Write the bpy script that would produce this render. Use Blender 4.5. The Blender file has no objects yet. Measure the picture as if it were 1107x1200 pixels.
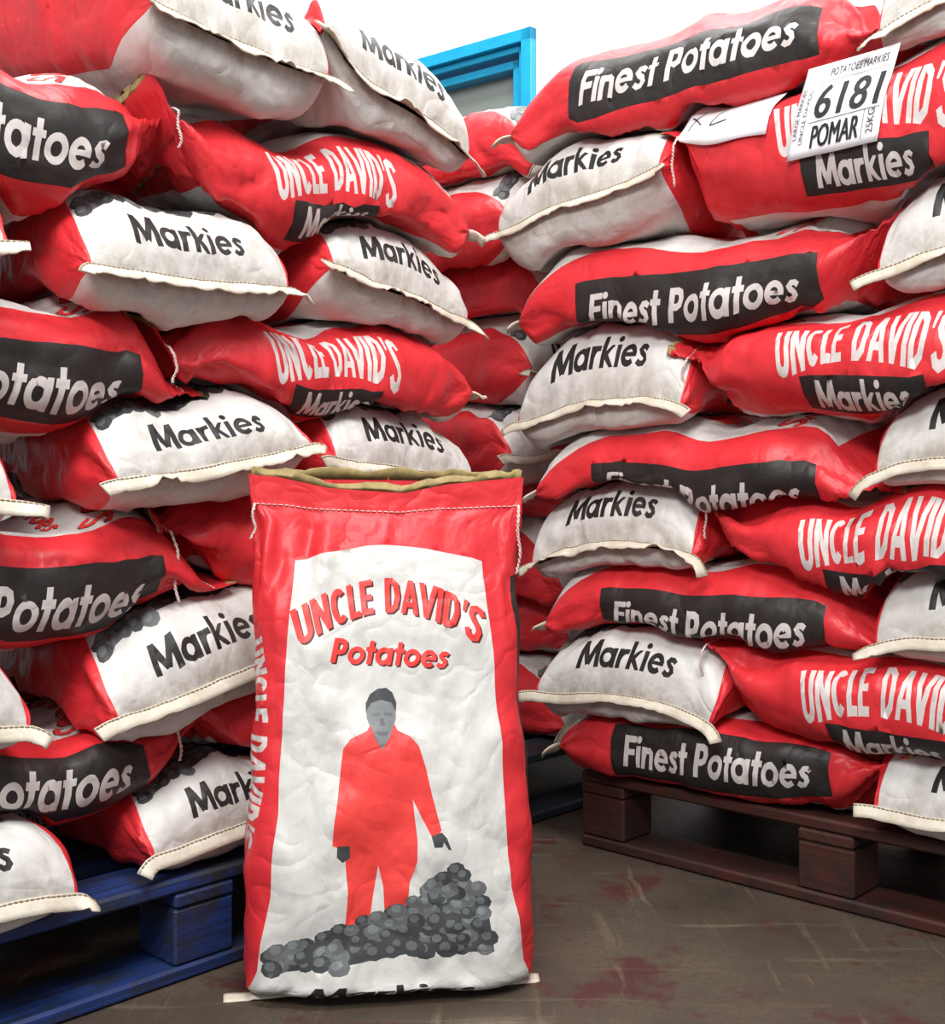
import bpy, math, random
import numpy as np
from mathutils import Vector, Matrix
from mathutils.bvhtree import BVHTree
from mathutils.geometry import delaunay_2d_cdt

S = bpy.context.scene
COL = S.collection
# ------------------------------------------------------------------ camera
CAM_H = 0.70
cam = bpy.data.cameras.new('camera')
co = bpy.data.objects.new('camera', cam); COL.objects.link(co)
co.location = (0, 0, CAM_H); co.rotation_euler = (math.pi / 2, 0, 0)
cam.sensor_width = 36; cam.lens = 1400 * 36 / 1200; cam.shift_y = -30 / 1200
cam.clip_start = 0.05
S.camera = co
# ------------------------------------------------------------------ light
S.view_settings.view_transform = 'Standard'; S.view_settings.look = 'None'
S.view_settings.exposure = 0.0; S.view_settings.gamma = 1; S.view_settings.use_curve_mapping = False
w = bpy.data.worlds.new('warehouse_air'); S.world = w; w.use_nodes = True
w.node_tree.nodes['Background'].inputs[0].default_value = (0.93, 0.97, 1, 1)
w.node_tree.nodes['Background'].inputs[1].default_value = 0.46

def area(name, loc, target, sx, sy, power, color=(1, 0.985, 0.965)):
    l = bpy.data.lights.new(name, 'AREA'); l.shape = 'RECTANGLE'; l.size = sx; l.size_y = sy
    l.energy = power; l.color = color
    o = bpy.data.objects.new(name, l); COL.objects.link(o); o.location = loc
    o.rotation_euler = (Vector(target) - Vector(loc)).to_track_quat('-Z', 'Y').to_euler()
    return o
area('strip_light', (0.5, 0.5, 3.6), (0.25, 2.0, 0.6), 1.6, 0.9, 100)
area('strip_light', (-1.0, -1.4, 3.4), (-0.1, 1.9, 0.5), 1.8, 0.9, 145)
area('strip_light', (0.1, 3.1, 4.1), (0.4, 4.2, 2.0), 2.4, 0.6, 125)

# ------------------------------------------------------------------ node helpers
def rgb(h):
    h = h.lstrip('#'); c = [int(h[i:i + 2], 16) / 255 for i in (0, 2, 4)]
    return tuple((x / 12.92 if x <= .04045 else ((x + .055) / 1.055) ** 2.4) for x in c) + (1,)

class NT:
    def __init__(s, name):
        s.m = bpy.data.materials.new(name); s.m.use_nodes = True
        s.t = s.m.node_tree; s.b = s.t.nodes['Principled BSDF']
    def n(s, t, **k):
        x = s.t.nodes.new(t)
        for a, v in k.items(): setattr(x, a, v)
        return x
    def l(s, a, b): s.t.links.new(a, b)
    def noise(s, vec, scale, detail=4, rough=.55, w=None):
        x = s.n('ShaderNodeTexNoise', noise_dimensions='4D' if w else '3D')
        x.inputs['Scale'].default_value = scale; x.inputs['Detail'].default_value = detail
        x.inputs['Roughness'].default_value = rough
        if vec: s.l(vec, x.inputs['Vector'])
        if w: s.l(w, x.inputs['W'])
        return x.outputs['Fac']
    def ramp(s, fac, p0, p1, c0=(0, 0, 0, 1), c1=(1, 1, 1, 1)):
        x = s.n('ShaderNodeValToRGB'); e = x.color_ramp.elements
        e[0].position = p0; e[1].position = p1; e[0].color = c0; e[1].color = c1
        s.l(fac, x.inputs[0]); return x.outputs[0]
    def mix(s, fac, a, b, mode='MIX'):
        x = s.n('ShaderNodeMix', data_type='RGBA', blend_type=mode)
        for i, v in ((0, fac), (6, a), (7, b)):
            if hasattr(v, 'links') or isinstance(v, bpy.types.NodeSocket): s.l(v, x.inputs[i])
            else: x.inputs[i].default_value = v
        return x.outputs[2]
    def mapping(s, vec, scale, rot=(0, 0, 0)):
        x = s.n('ShaderNodeMapping'); x.inputs['Scale'].default_value = scale; x.inputs['Rotation'].default_value = rot
        s.l(vec, x.inputs['Vector']); return x.outputs[0]
    def bump(s, h, strength, dist, nrm=None):
        x = s.n('ShaderNodeBump'); x.inputs['Strength'].default_value = strength; x.inputs['Distance'].default_value = dist
        s.l(h, x.inputs['Height'])
        if nrm: s.l(nrm, x.inputs['Normal'])
        return x.outputs[0]

def bag_material(name, base, dirt, dirt_amt, rough=.42, wear=None, seam=False):
    q = NT(name); tc = q.n('ShaderNodeTexCoord'); oi = q.n('ShaderNodeObjectInfo')
    uv = tc.outputs['UV']; rnd = q.n('ShaderNodeMath', operation='MULTIPLY'); rnd.inputs[1].default_value = 40
    q.l(oi.outputs['Random'], rnd.inputs[0]); W = rnd.outputs[0]
    big = q.noise(uv, 9, 5, .6, W); fine = q.noise(uv, 55, 4, .6, W)
    col = q.mix(q.ramp(fine, .35, .65), base, tuple(c * .9 for c in base[:3]) + (1,))
    sm = q.ramp(big, .56, .72)
    md = q.n('ShaderNodeMath', operation='MULTIPLY'); md.inputs[1].default_value = dirt_amt
    q.l(sm, md.inputs[0])
    col = q.mix(md.outputs[0], col, dirt)
    if seam:                                              # grime gathered along the sewn bottom
        sx = q.n('ShaderNodeSeparateXYZ'); q.l(uv, sx.inputs[0])
        mr = q.n('ShaderNodeMapRange'); mr.inputs['From Min'].default_value = .05; mr.inputs['From Max'].default_value = .0; q.l(sx.outputs[1], mr.inputs['Value'])
        m2 = q.n('ShaderNodeMath', operation='MULTIPLY'); q.l(mr.outputs[0], m2.inputs[0]); q.l(q.ramp(q.noise(uv, 30, 6, .7, W), .38, .62), m2.inputs[1])
        m3 = q.n('ShaderNodeMath', operation='MULTIPLY'); m3.inputs[1].default_value = .7; q.l(m2.outputs[0], m3.inputs[0])
        col = q.mix(m3.outputs[0], col, rgb('#8d8170'))
    if wear:
        wv = q.ramp(q.noise(uv, 24, 6, .7, W), .66, .72)
        col = q.mix(wv, col, wear)
    q.l(col, q.b.inputs['Base Color'])
    q.b.inputs['Roughness'].default_value = rough
    q.b.inputs['Specular IOR Level'].default_value = .35
    # crumpled paper: faceted creases + fibre grain
    ds = q.n('ShaderNodeVectorMath', operation='ADD'); nz = q.n('ShaderNodeTexNoise'); nz.inputs['Scale'].default_value = 7
    q.l(uv, nz.inputs['Vector']); sc = q.n('ShaderNodeVectorMath', operation='SCALE'); sc.inputs['Scale'].default_value = .10
    q.l(nz.outputs['Color'], sc.inputs[0]); q.l(uv, ds.inputs[0]); q.l(sc.outputs[0], ds.inputs[1])
    def ridge(scale, stretch, width):
        x = q.noise(q.mapping(ds.outputs[0], stretch), scale, 1.5, .45, W)
        a = q.n('ShaderNodeMath', operation='SUBTRACT'); a.inputs[1].default_value = .5; q.l(x, a.inputs[0])
        b = q.n('ShaderNodeMath', operation='ABSOLUTE'); q.l(a.outputs[0], b.inputs[0])
        c = q.n('ShaderNodeMath', operation='MINIMUM'); c.inputs[1].default_value = width; q.l(b.outputs[0], c.inputs[0])
        return c.outputs[0]
    b0 = q.bump(ridge(9, (1, .6, 1), .13), .42, .05)
    b1 = q.bump(ridge(21, (.8, 1, 1), .12), .34, .026, b0)
    b2 = q.bump(q.noise(q.mapping(uv, (1, .35, 1)), 42, 3, .5, W), .35, .006, b1)
    b3 = q.bump(q.noise(uv, 420, 2), .2, .0009, b2)
    q.l(b3, q.b.inputs['Normal'])
    return q.m

RED, WHITE = rgb('#d83239'), rgb('#d3d1cd')
M_red = bag_material('red_printed_paper', RED, rgb('#b01f26'), .35, .40)
M_white = bag_material('white_paper', WHITE, rgb('#958c7f'), .5, .46, seam=True)
M_black = bag_material('black_ink', rgb('#2b2726'), rgb('#4a4644'), .5, .5, rgb('#6b6663'))
M_ltr = bag_material('white_lettering', rgb('#d6cfcc'), rgb('#c9a3a0'), .5, .46)
M_ink = bag_material('black_lettering', rgb('#262323'), rgb('#4c4744'), .4, .5)
M_g1 = bag_material('dark_grey_ink', rgb('#424446'), rgb('#5e6062'), .5, .5)
M_g2 = bag_material('mid_grey_ink', rgb('#66696b'), rgb('#505254'), .5, .5)
M_g3 = bag_material('light_grey_ink', rgb('#7c8082'), rgb('#66696b'), .5, .5)
M_suit = bag_material('orange_red_ink', rgb('#e8433f'), rgb('#e05550'), .4, .44)
M_shad = bag_material('maroon_ink', rgb('#5a2422'), rgb('#5a2422'), .3, .5)
SACK_MATS = [M_red, M_white, M_black, M_ltr, M_ink, M_g1, M_g2, M_g3, M_suit, M_shad]
I_RED, I_WHITE, I_BLACK, I_LTR, I_INK, I_G1, I_G2, I_G3, I_SUIT, I_SHAD = range(10)

def simple(name, c1, c2, scale, rough, bump=0, dist=.002, stretch=(1, 1, 1), coord='Object'):
    q = NT(name); tc = q.n('ShaderNodeTexCoord')
    v = q.mapping(tc.outputs[coord], stretch)
    f = q.noise(v, scale, 6, .6)
    q.l(q.ramp(f, .35, .68, c1, c2), q.b.inputs['Base Color'])
    q.b.inputs['Roughness'].default_value = rough
    if bump: q.l(q.bump(q.noise(v, scale * 2.2, 5, .65), bump, dist), q.b.inputs['Normal'])
    return q.m
M_tape = simple('white_crepe_tape', rgb('#d6cfc1'), rgb('#b9ae9a'), 26, .6, .4, .002)
M_stitch = simple('tan_thread', rgb('#6f6250'), rgb('#a39478'), 300, .8)
M_thread = simple('pink_white_thread', rgb('#e8d5cf'), rgb('#d5b9b3'), 300, .8)
M_brown = simple('brown_kraft_paper', rgb('#8d7a50'), rgb('#a8945f'), 60, .75, .3)
M_label = simple('white_label_paper', rgb('#f2f1f4'), rgb('#e9e8ee'), 10, .5)
M_print = simple('label_ink', rgb('#1c1c1f'), rgb('#2a2a2e'), 60, .6)
M_pen = simple('pen_ink', rgb('#22232e'), rgb('#33343f'), 60, .6)

# ------------------------------------------------------------------ object helpers
def link(name, me, mats, parent=None):
    o = bpy.data.objects.new(name, me); COL.objects.link(o)
    for m in (mats if isinstance(mats, list) else [mats]): me.materials.append(m)
    if parent: o.parent = parent
    return o
def mesh(name, v, f, mats, parent=None, smooth=True):
    me = bpy.data.meshes.new(name); me.from_pydata([tuple(map(float, p)) for p in v], [], f)
    if smooth: me.polygons.foreach_set('use_smooth', [True] * len(me.polygons))
    me.update()
    return link(name, me, mats, parent)
def thing(name, label, cat, group=None, loc=(0, 0, 0)):
    o = bpy.data.objects.new(name, None); COL.objects.link(o); o.empty_display_size = .1
    o.location = loc; o['label'] = label; o['category'] = cat
    if group: o['group'] = group
    return o
def struct(o, label=None):
    o['kind'] = 'structure'
    if label: o['label'] = label
    return o
def boxvf(c, ax, ay, az, hx, hy, hz, bev=.003):
    """bevelled box: centre, three unit axes, half sizes"""
    c, ax, ay, az = map(np.array, (c, ax, ay, az)); V = []; F = []
    pts = {}
    for sx in (-1, 1):
        for sy in (-1, 1):
            for sz in (-1, 1):
                for k in range(3):
                    h = [hx - bev, hy - bev, hz - bev]; h[k] += bev
                    pts[(sx, sy, sz, k)] = len(V)
                    V.append(c + ax * h[0] * sx + ay * h[1] * sy + az * h[2] * sz)
    P = pts
    def quad(l):
        F.append(tuple(l))
    for k in range(3):
        for s in (-1, 1):
            a, b = [i for i in range(3) if i != k]; q = []
            for (u, v) in ((-1, -1), (1, -1), (1, 1), (-1, 1)):
                t = [0, 0, 0]; t[k] = s; t[a] = u; t[b] = v; q.append(P[(*t, k)])
            quad(q)
    for k in range(3):
        a, b = [i for i in range(3) if i != k]
        for sa in (-1, 1):
            for sb in (-1, 1):
                t0 = [0, 0, 0]; t1 = [0, 0, 0]; t0[k] = -1; t1[k] = 1
                for t in (t0, t1): t[a] = sa; t[b] = sb
                quad([P[(*t0, a)], P[(*t1, a)], P[(*t1, b)], P[(*t0, b)]])
    for sx in (-1, 1):
        for sy in (-1, 1):
            for sz in (-1, 1): F.append((P[(sx, sy, sz, 0)], P[(sx, sy, sz, 1)], P[(sx, sy, sz, 2)]))
    return V, F
def fixn(o):
    import bmesh
    bm = bmesh.new(); bm.from_mesh(o.data); bmesh.ops.recalc_face_normals(bm, faces=bm.faces); bm.to_mesh(o.data); bm.free()
    return o
def tube(path, r, n=5):
    V = []; F = []; path = [np.array(p, float) for p in path]
    for i, p in enumerate(path):
        d = path[min(i + 1, len(path) - 1)] - path[max(i - 1, 0)]; d /= (np.linalg.norm(d) + 1e-9)
        a = np.cross(d, [.31, .2, .93]); a /= np.linalg.norm(a) + 1e-9; b = np.cross(d, a)
        for k in range(n):
            t = 2 * math.pi * k / n; V.append(p + r * (math.cos(t) * a + math.sin(t) * b))
    for i in range(len(path) - 1):
        for k in range(n):
            F.append((i * n + k, i * n + (k + 1) % n, (i + 1) * n + (k + 1) % n, (i + 1) * n + k))
    F.append(tuple(range(n))[::-1]); F.append(tuple((len(path) - 1) * n + k for k in range(n)))
    return V, F

# ------------------------------------------------------------------ lettering (stroke-built heavy geometric sans)
def stroke(pts, w, clamp=None):
    pts = [np.array(p, float) for p in pts]; L = []; R = []
    for i, p in enumerate(pts):
        if i == 0: d = pts[1] - p
        elif i == len(pts) - 1: d = p - pts[-2]
        else:
            d0 = p - pts[i - 1]; d1 = pts[i + 1] - p
            d = d0 / np.linalg.norm(d0) + d1 / np.linalg.norm(d1)
        d = d / np.linalg.norm(d); nrm = np.array([-d[1], d[0]]); k = 1
        if 0 < i < len(pts) - 1:
            d0 = (p - pts[i - 1]); d0 /= np.linalg.norm(d0); k = 1 / max(.45, abs(np.dot(d, d0)))
        L.append(p + nrm * w / 2 * k); R.append(p - nrm * w / 2 * k)
    poly = L + R[::-1]
    if clamp: poly = [np.array([q[0], min(max(q[1], clamp[0]), clamp[1])]) for q in poly]
    return [[tuple(q) for q in poly]]
def arcp(cx, cy, rx, ry, a0, a1, n=14):
    return [(cx + rx * math.cos(math.radians(a0 + (a1 - a0) * i / n)), cy + ry * math.sin(math.radians(a0 + (a1 - a0) * i / n))) for i in range(n + 1)]
def ring(cx, cy, rx, ry, w):
    return [arcp(cx, cy, rx, ry, 0, 360, 22)[:-1], arcp(cx, cy, rx - w, ry - w, 0, 360, 18)[:-1]]
def rect(x0, y0, x1, y1): return [[(x0, y0), (x1, y0), (x1, y1), (x0, y1)]]
X = .70; T = .225
LOW = {
 'M': (1.06, [stroke([(.1, 0), (.2, 1)], T, (0, 1)), stroke([(.2, 1), (.53, .12)], T, (0, 1)), stroke([(.53, .12), (.86, 1)], T, (0, 1)), stroke([(.86, 1), (.96, 0)], T, (0, 1))]),
 'a': (.80, [ring(.35, X / 2, .35, X / 2 + .01, .19), rect(.53, 0, .73, X)]),
 'r': (.50, [rect(0, 0, .2, X), stroke([(.1, .3), (.16, .5), (.27, .6), (.46, .6)], .19)]),
 'k': (.66, [rect(0, 0, .2, 1.02), stroke([(.12, .3), (.5, .75)], .2, (0, X)), stroke([(.17, .42), (.53, -.05)], .21, (0, 1))]),
 'i': (.27, [rect(0, 0, .2, X), [arcp(.1, .9, .125, .115, 0, 360, 14)[:-1]]]),
 'e': (.75, [stroke(arcp(.35, X / 2, .255, X / 2 - .085, 8, 318, 20), .19), rect(.12, .29, .69, .42)]),
 's': (.50, [stroke([(.43, .53), (.32, .6), (.19, .59), (.12, .5), (.18, .41), (.31, .33), (.36, .21), (.28, .1), (.15, .08), (.02, .16)], .17)]),
 't': (.43, [rect(.1, 0, .3, .95), rect(0, .52, .42, X)]),
 'o': (.75, [ring(.36, X / 2, .36, X / 2 + .01, .19)]),
 'n': (.69, [rect(0, 0, .2, X), stroke([(.1, .3), (.14, .5), (.24, .59), (.38, .59), (.49, .5), (.52, .3), (.52, 0)], .19)]),
 'F': (.62, [rect(0, 0, .22, 1), rect(.1, .8, .58, 1), rect(.1, .4, .54, .59)]),
 'P': (.68, [rect(0, 0, .22, 1), stroke([(.1, .9), (.34, .9), (.47, .84), (.52, .67), (.47, .5), (.34, .44), (.1, .44)], .2)]),
 ' ': (.34, []),
}
C = .17
CAP = {
 'U': (.56, [stroke([(.085, 1), (.085, .28)] + arcp(.25, .26, .165, .175, 180, 360, 10) + [(.415, .28), (.415, 1)], C)]),
 'N': (.58, [rect(0, 0, C, 1), rect(.35, 0, .35 + C, 1), stroke([(.07, 1.05), (.45, -.05)], .17, (0, 1))]),
 'C': (.54, [stroke(arcp(.26, .5, .175, .415, 48, 312, 16), C)]),
 'L': (.40, [rect(0, 0, C, 1), rect(.05, 0, .37, .17)]),
 'E': (.44, [rect(0, 0, C, 1), rect(.05, 0, .4, .17), rect(.05, .83, .4, 1), rect(.05, .42, .37, .58)]),
 'D': (.57, [rect(0, 0, C, 1), stroke([(.05, .915), (.22, .915), (.36, .8), (.42, .5), (.36, .2), (.22, .085), (.05, .085)], C)]),
 'A': (.58, [stroke([(.05, -.02), (.27, 1.05)], C, (0, 1)), stroke([(.49, -.02), (.27, 1.05)], C, (0, 1)), rect(.12, .2, .42, .35)]),
 'V': (.58, [stroke([(.05, 1.02), (.27, -.05)], C, (0, 1)), stroke([(.49, 1.02), (.27, -.05)], C, (0, 1))]),
 'I': (.23, [rect(0, 0, C, 1)]),
 "'": (.2, [[[(.02, 1), (.16, 1), (.09, .66), (.02, .66)]]]),
 'S': (.5, [stroke([(.42, .78), (.36, .9), (.23, .915), (.1, .84), (.09, .69), (.18, .57), (.33, .45), (.4, .32), (.37, .15), (.24, .085), (.1, .12), (.02, .26)], C)]),
 ' ': (.36, []),
}
def layout(txt, font):
    """list of shapes (each = contours) with text running from x=0, and the total width"""
    out = []; x = 0
    for ch in txt:
        adv, shapes = font[ch]
        for s in shapes: out.append([[(p[0] + x, p[1]) for p in c] for c in s])
        x += adv
    return out, x
def dens(c, n=3):
    r = []
    for i in range(len(c)):
        a = c[i]; b = c[(i + 1) % len(c)]
        k = n if math.hypot(a[0] - b[0], a[1] - b[1]) > .3 else 1
        for j in range(k): r.append((a[0] + (b[0] - a[0]) * j / k, a[1] + (b[1] - a[1]) * j / k))
    return r
def place(txt, font, width, height, fn, shear=0.0, sag=0.0, fan=0.0):
    """fn maps centred text coordinates (x right, y up, metres) to (u, v)"""
    shapes, wd = layout(txt, font); out = []
    sx = width / wd
    for s in shapes:
        ns = []
        for c in s:
            q = []
            for (x, y) in dens(c):
                xx = (x - wd / 2) * sx + shear * y * height; yy = y * height; k = xx / (width / 2)
                xx2 = xx + fan * k * yy; yy2 = yy - sag * k * k
                q.append(fn(xx2, yy2))
            ns.append(q)
        out.append(ns)
    return out

# ------------------------------------------------------------------ the printed bag, unrolled: u around, v from sewn bottom to neck
LEN, BW, BG = .78, .36, .16
PER = 2 * (BW + BG)
U0 = BW / 2; U1 = U0 + BG; U2 = U1 + BW; U3 = U2 + BG; UC = PER / 2
layers = []                                   # (material index, shapes), later ones on top
def lay(mi, shapes): layers.append((mi, shapes))
def fpt(px, py): return (UC + (px - 465) * .00122, (.118 + (1135 - py) * .00108))
# white panels front and back (arched top)
lay(I_WHITE, [[[(U1 + .003, 0)] + [(U2 - .003, 0)] + [(U2 - .003, .2), (U2 - .006, .35), (U2 - .014, .5), (U2 - .024, .652)] +
               [(UC + (.156 - .312 * f), .652 + .022 * math.sin(math.pi * f)) for f in np.linspace(.06, .94, 12)] +
               [(U1 + .024, .652), (U1 + .014, .5), (U1 + .006, .35), (U1 + .003, .2)]]])
lay(I_WHITE, [rect(0, 0, U0 - .003, .65), rect(U3 + .003, 0, PER, .65)])
# front: red arched title with dark shadow
for mi, dx, dy in ((I_SHAD, .0028, -.0028), (I_SUIT, 0, 0)):
    lay(mi, place("UNCLE DAVID'S", CAP, .284, .049, lambda x, y: (UC - .002 + x + dx, .576 + y + dy), sag=.048, fan=.36))
for mi, dx, dy in ((I_SHAD, .0024, -.0024), (I_SUIT, 0, 0)):
    lay(mi, place("Potatoes", LOW, .186, .034, lambda x, y: (UC - .004 + x + dx, .503 + y + dy - .05 * x), shear=.22))
# the printed man and heap
def pp(*pts): return [[fpt(x, y) for x, y in pts]]
lay(I_G3, [pp((432, 845), (431, 828), (436, 815), (446, 809), (456, 808), (464, 814), (469, 826), (469, 846), (465, 858), (467, 866), (452, 886), (438, 866), (437, 858))])
lay(I_G1, [pp((431, 838), (431, 826), (436, 815), (446, 808), (457, 807), (465, 813), (470, 826), (469, 838), (464, 826), (450, 822), (438, 826), (434, 832))])
lay(I_G2, [pp((438, 839), (448, 838), (448, 842), (438, 843)), pp((454, 838), (465, 839), (465, 843), (454, 842)), pp((449, 845), (453, 845), (455, 855), (448, 855)), pp((443, 862), (460, 862), (457, 867), (446, 867))])
lay(I_SUIT, [pp((437, 853), (432, 861), (412, 870), (403, 882), (400, 905), (396, 945), (392, 975), (391, 998), (398, 1001), (406, 999), (408, 1025), (411, 1055), (411, 1095), (438, 1093),
             (441, 1060), (447, 1024), (453, 1050), (455, 1082), (480, 1082), (484, 1045), (493, 1020), (494, 995), (491, 965), (489, 945), (500, 968), (511, 990), (520, 988), (524, 984),
             (520, 966), (513, 940), (505, 905), (497, 880), (486, 868), (471, 861), (466, 852), (461, 869), (451, 884), (443, 872))])
lay(I_G1, [pp((397, 999), (412, 999), (413, 1014), (404, 1019), (397, 1012))])
lay(I_G1, [pp((511, 990), (524, 986), (530, 993), (535, 1008), (531, 1007), (526, 998), (524, 1004), (514, 1004))])
rr = random.Random(5)
heap = []
top = [(330, 1128), (380, 1108), (430, 1092), (470, 1076), (500, 1052), (525, 1038), (545, 1024), (562, 1050), (576, 1062), (578, 1132)]
def heap_top(x):
    for (a, b), (c, d) in zip(top, top[1:]):
        if a <= x <= c: return b + (d - b) * (x - a) / (c - a)
    return 1130
for x in range(332, 578, 13):
    y0 = heap_top(x); y1 = 1148 if x < 420 else 1132
    y = y0 + 4
    while y < y1:
        heap.append((x + rr.uniform(-5, 5), y + rr.uniform(-3, 3), rr.uniform(8.5, 12.5))); y += 14
rr.shuffle(heap)
basepoly = [(332, 1150)] + [(x, y + 5) for x, y in top[:-1]] + [(574, 1134), (500, 1128), (430, 1140)]
lay(I_G1, [pp(*basepoly)])
for i, (x, y, r) in enumerate(heap):
    c = [fpt(x + r * math.cos(a) * 1.05, y + r * math.sin(a) * .9) for a in np.linspace(0, 2 * math.pi, 10)[:-1]]
    lay([I_G1, I_G2, I_G1, I_G2, I_G1][i % 5], [[c]])
    lay([I_G2, I_G3, I_G2, I_G3, I_G2][i % 5], [[[fpt(x - r * .22 + r * .55 * math.cos(a), y - r * .25 + r * .5 * math.sin(a)) for a in np.linspace(0, 2 * math.pi, 8)[:-1]]]])
# bottom of the bag: black variety name
lay(I_INK, place("Markies", LOW, .195, .048, lambda x, y: (UC + x, .034 + y)))
# left gusset: white arched title over a black box
lay(I_LTR, place("UNCLE DAVID'S", CAP, .265, .062, lambda x, y: (.262 + y, .398 - x), sag=.020, fan=.22))
lay(I_BLACK, [[[(.202, .494), (.202, .300), (.246, .298), (.248, .496)]]])
lay(I_LTR, place("Markies", LOW, .150, .034, lambda x, y: (.209 + y, .396 - x)))
# right gusset: black box with slanted white lettering
lay(I_BLACK, [[[(.742, .185), (.742, .630), (.818, .634), (.818, .188)]]])
lay(I_LTR, place("Finest Potatoes", LOW, .385, .041, lambda x, y: (.801 - y, .405 + x), shear=.2))

def build_template():
    pts = []; edges = []
    step = .0085
    nu = int(PER / step); nv = int(LEN / step)
    for j in range(nv + 1):
        off = .5 if j % 2 else 0
        us = [0] + [(i + off) * PER / nu for i in range(1, nu) if 0 < (i + off) * PER / nu < PER] + [PER]
        for u in us: pts.append((u, j * LEN / nv))
    for u in (U0, U1, U2, U3):
        k = len(pts); n = 70
        for j in range(n + 1): pts.append((u, j * LEN / n))
        edges += [(k + j, k + j + 1) for j in range(n)]
    for mi, shapes in layers:
        for s in shapes:
            for c in s:
                k = len(pts); m = 0
                c2 = []
                for i in range(len(c)):              # keep long edges short enough to follow the surface
                    a = c[i]; b = c[(i + 1) % len(c)]; n = max(1, int(math.hypot(a[0] - b[0], a[1] - b[1]) / .02))
                    for j in range(n): c2.append((a[0] + (b[0] - a[0]) * j / n, a[1] + (b[1] - a[1]) * j / n))
                c2 = [(min(max(x, 0), PER), min(max(y, 0), LEN)) for x, y in c2]
                pts += c2; edges += [(k + i, k + (i + 1) % len(c2)) for i in range(len(c2))]
    r = delaunay_2d_cdt([Vector(p) for p in pts], edges, [], 0, 2e-5, False)
    V = np.array([tuple(v) for v in r[0]]); Fc = np.array([tuple(f) for f in r[2]])
    # make triangles counter-clockwise in (u,v)
    a, b, c = V[Fc[:, 0]], V[Fc[:, 1]], V[Fc[:, 2]]
    ar = (b[:, 0] - a[:, 0]) * (c[:, 1] - a[:, 1]) - (c[:, 0] - a[:, 0]) * (b[:, 1] - a[:, 1])
    Fc = Fc[np.abs(ar) > 1e-12]; ar = ar[np.abs(ar) > 1e-12]
    Fc[ar < 0] = Fc[ar < 0][:, ::-1]
    cen = V[Fc].mean(1); mat = np.zeros(len(Fc), int)
    for mi, shapes in layers:
        for s in shapes:
            allp = np.array([p for c in s for p in c]); lo = allp.min(0); hi = allp.max(0)
            idx = np.where((cen[:, 0] >= lo[0]) & (cen[:, 0] <= hi[0]) & (cen[:, 1] >= lo[1]) & (cen[:, 1] <= hi[1]))[0]
            if not len(idx): continue
            px, py = cen[idx, 0], cen[idx, 1]
            ins = np.zeros(len(idx), bool) if len(s) > 1 else np.zeros(len(idx), int)
            for c in s:
                c = np.array(c); d = np.roll(c, -1, 0)
                for (x0, y0), (x1, y1) in zip(c, d):
                    if y0 == y1: continue
                    hit = ((y0 <= py) != (y1 <= py)) & (px < x0 + (py - y0) * (x1 - x0) / (y1 - y0))
                    if len(s) > 1: ins ^= hit
                    else: ins += np.where(hit, 1 if y1 > y0 else -1, 0)
            mat[idx[ins != 0]] = mi
    return V, Fc, mat
TV, TF, TM = build_template()
_c = TV[TF][:, :, 0].mean(1)
TM_PLAIN = np.where((_c < U1) & ((TM == I_LTR) | (TM == I_BLACK)), I_RED, TM)
print('template', len(TV), len(TF))
ROW0 = np.where((TV[:, 1] < 1e-6) & (TV[:, 0] >= U1 - .02) & (TV[:, 0] <= U2 + .02))[0]
ROW0 = ROW0[np.argsort(TV[ROW0, 0])]

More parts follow.
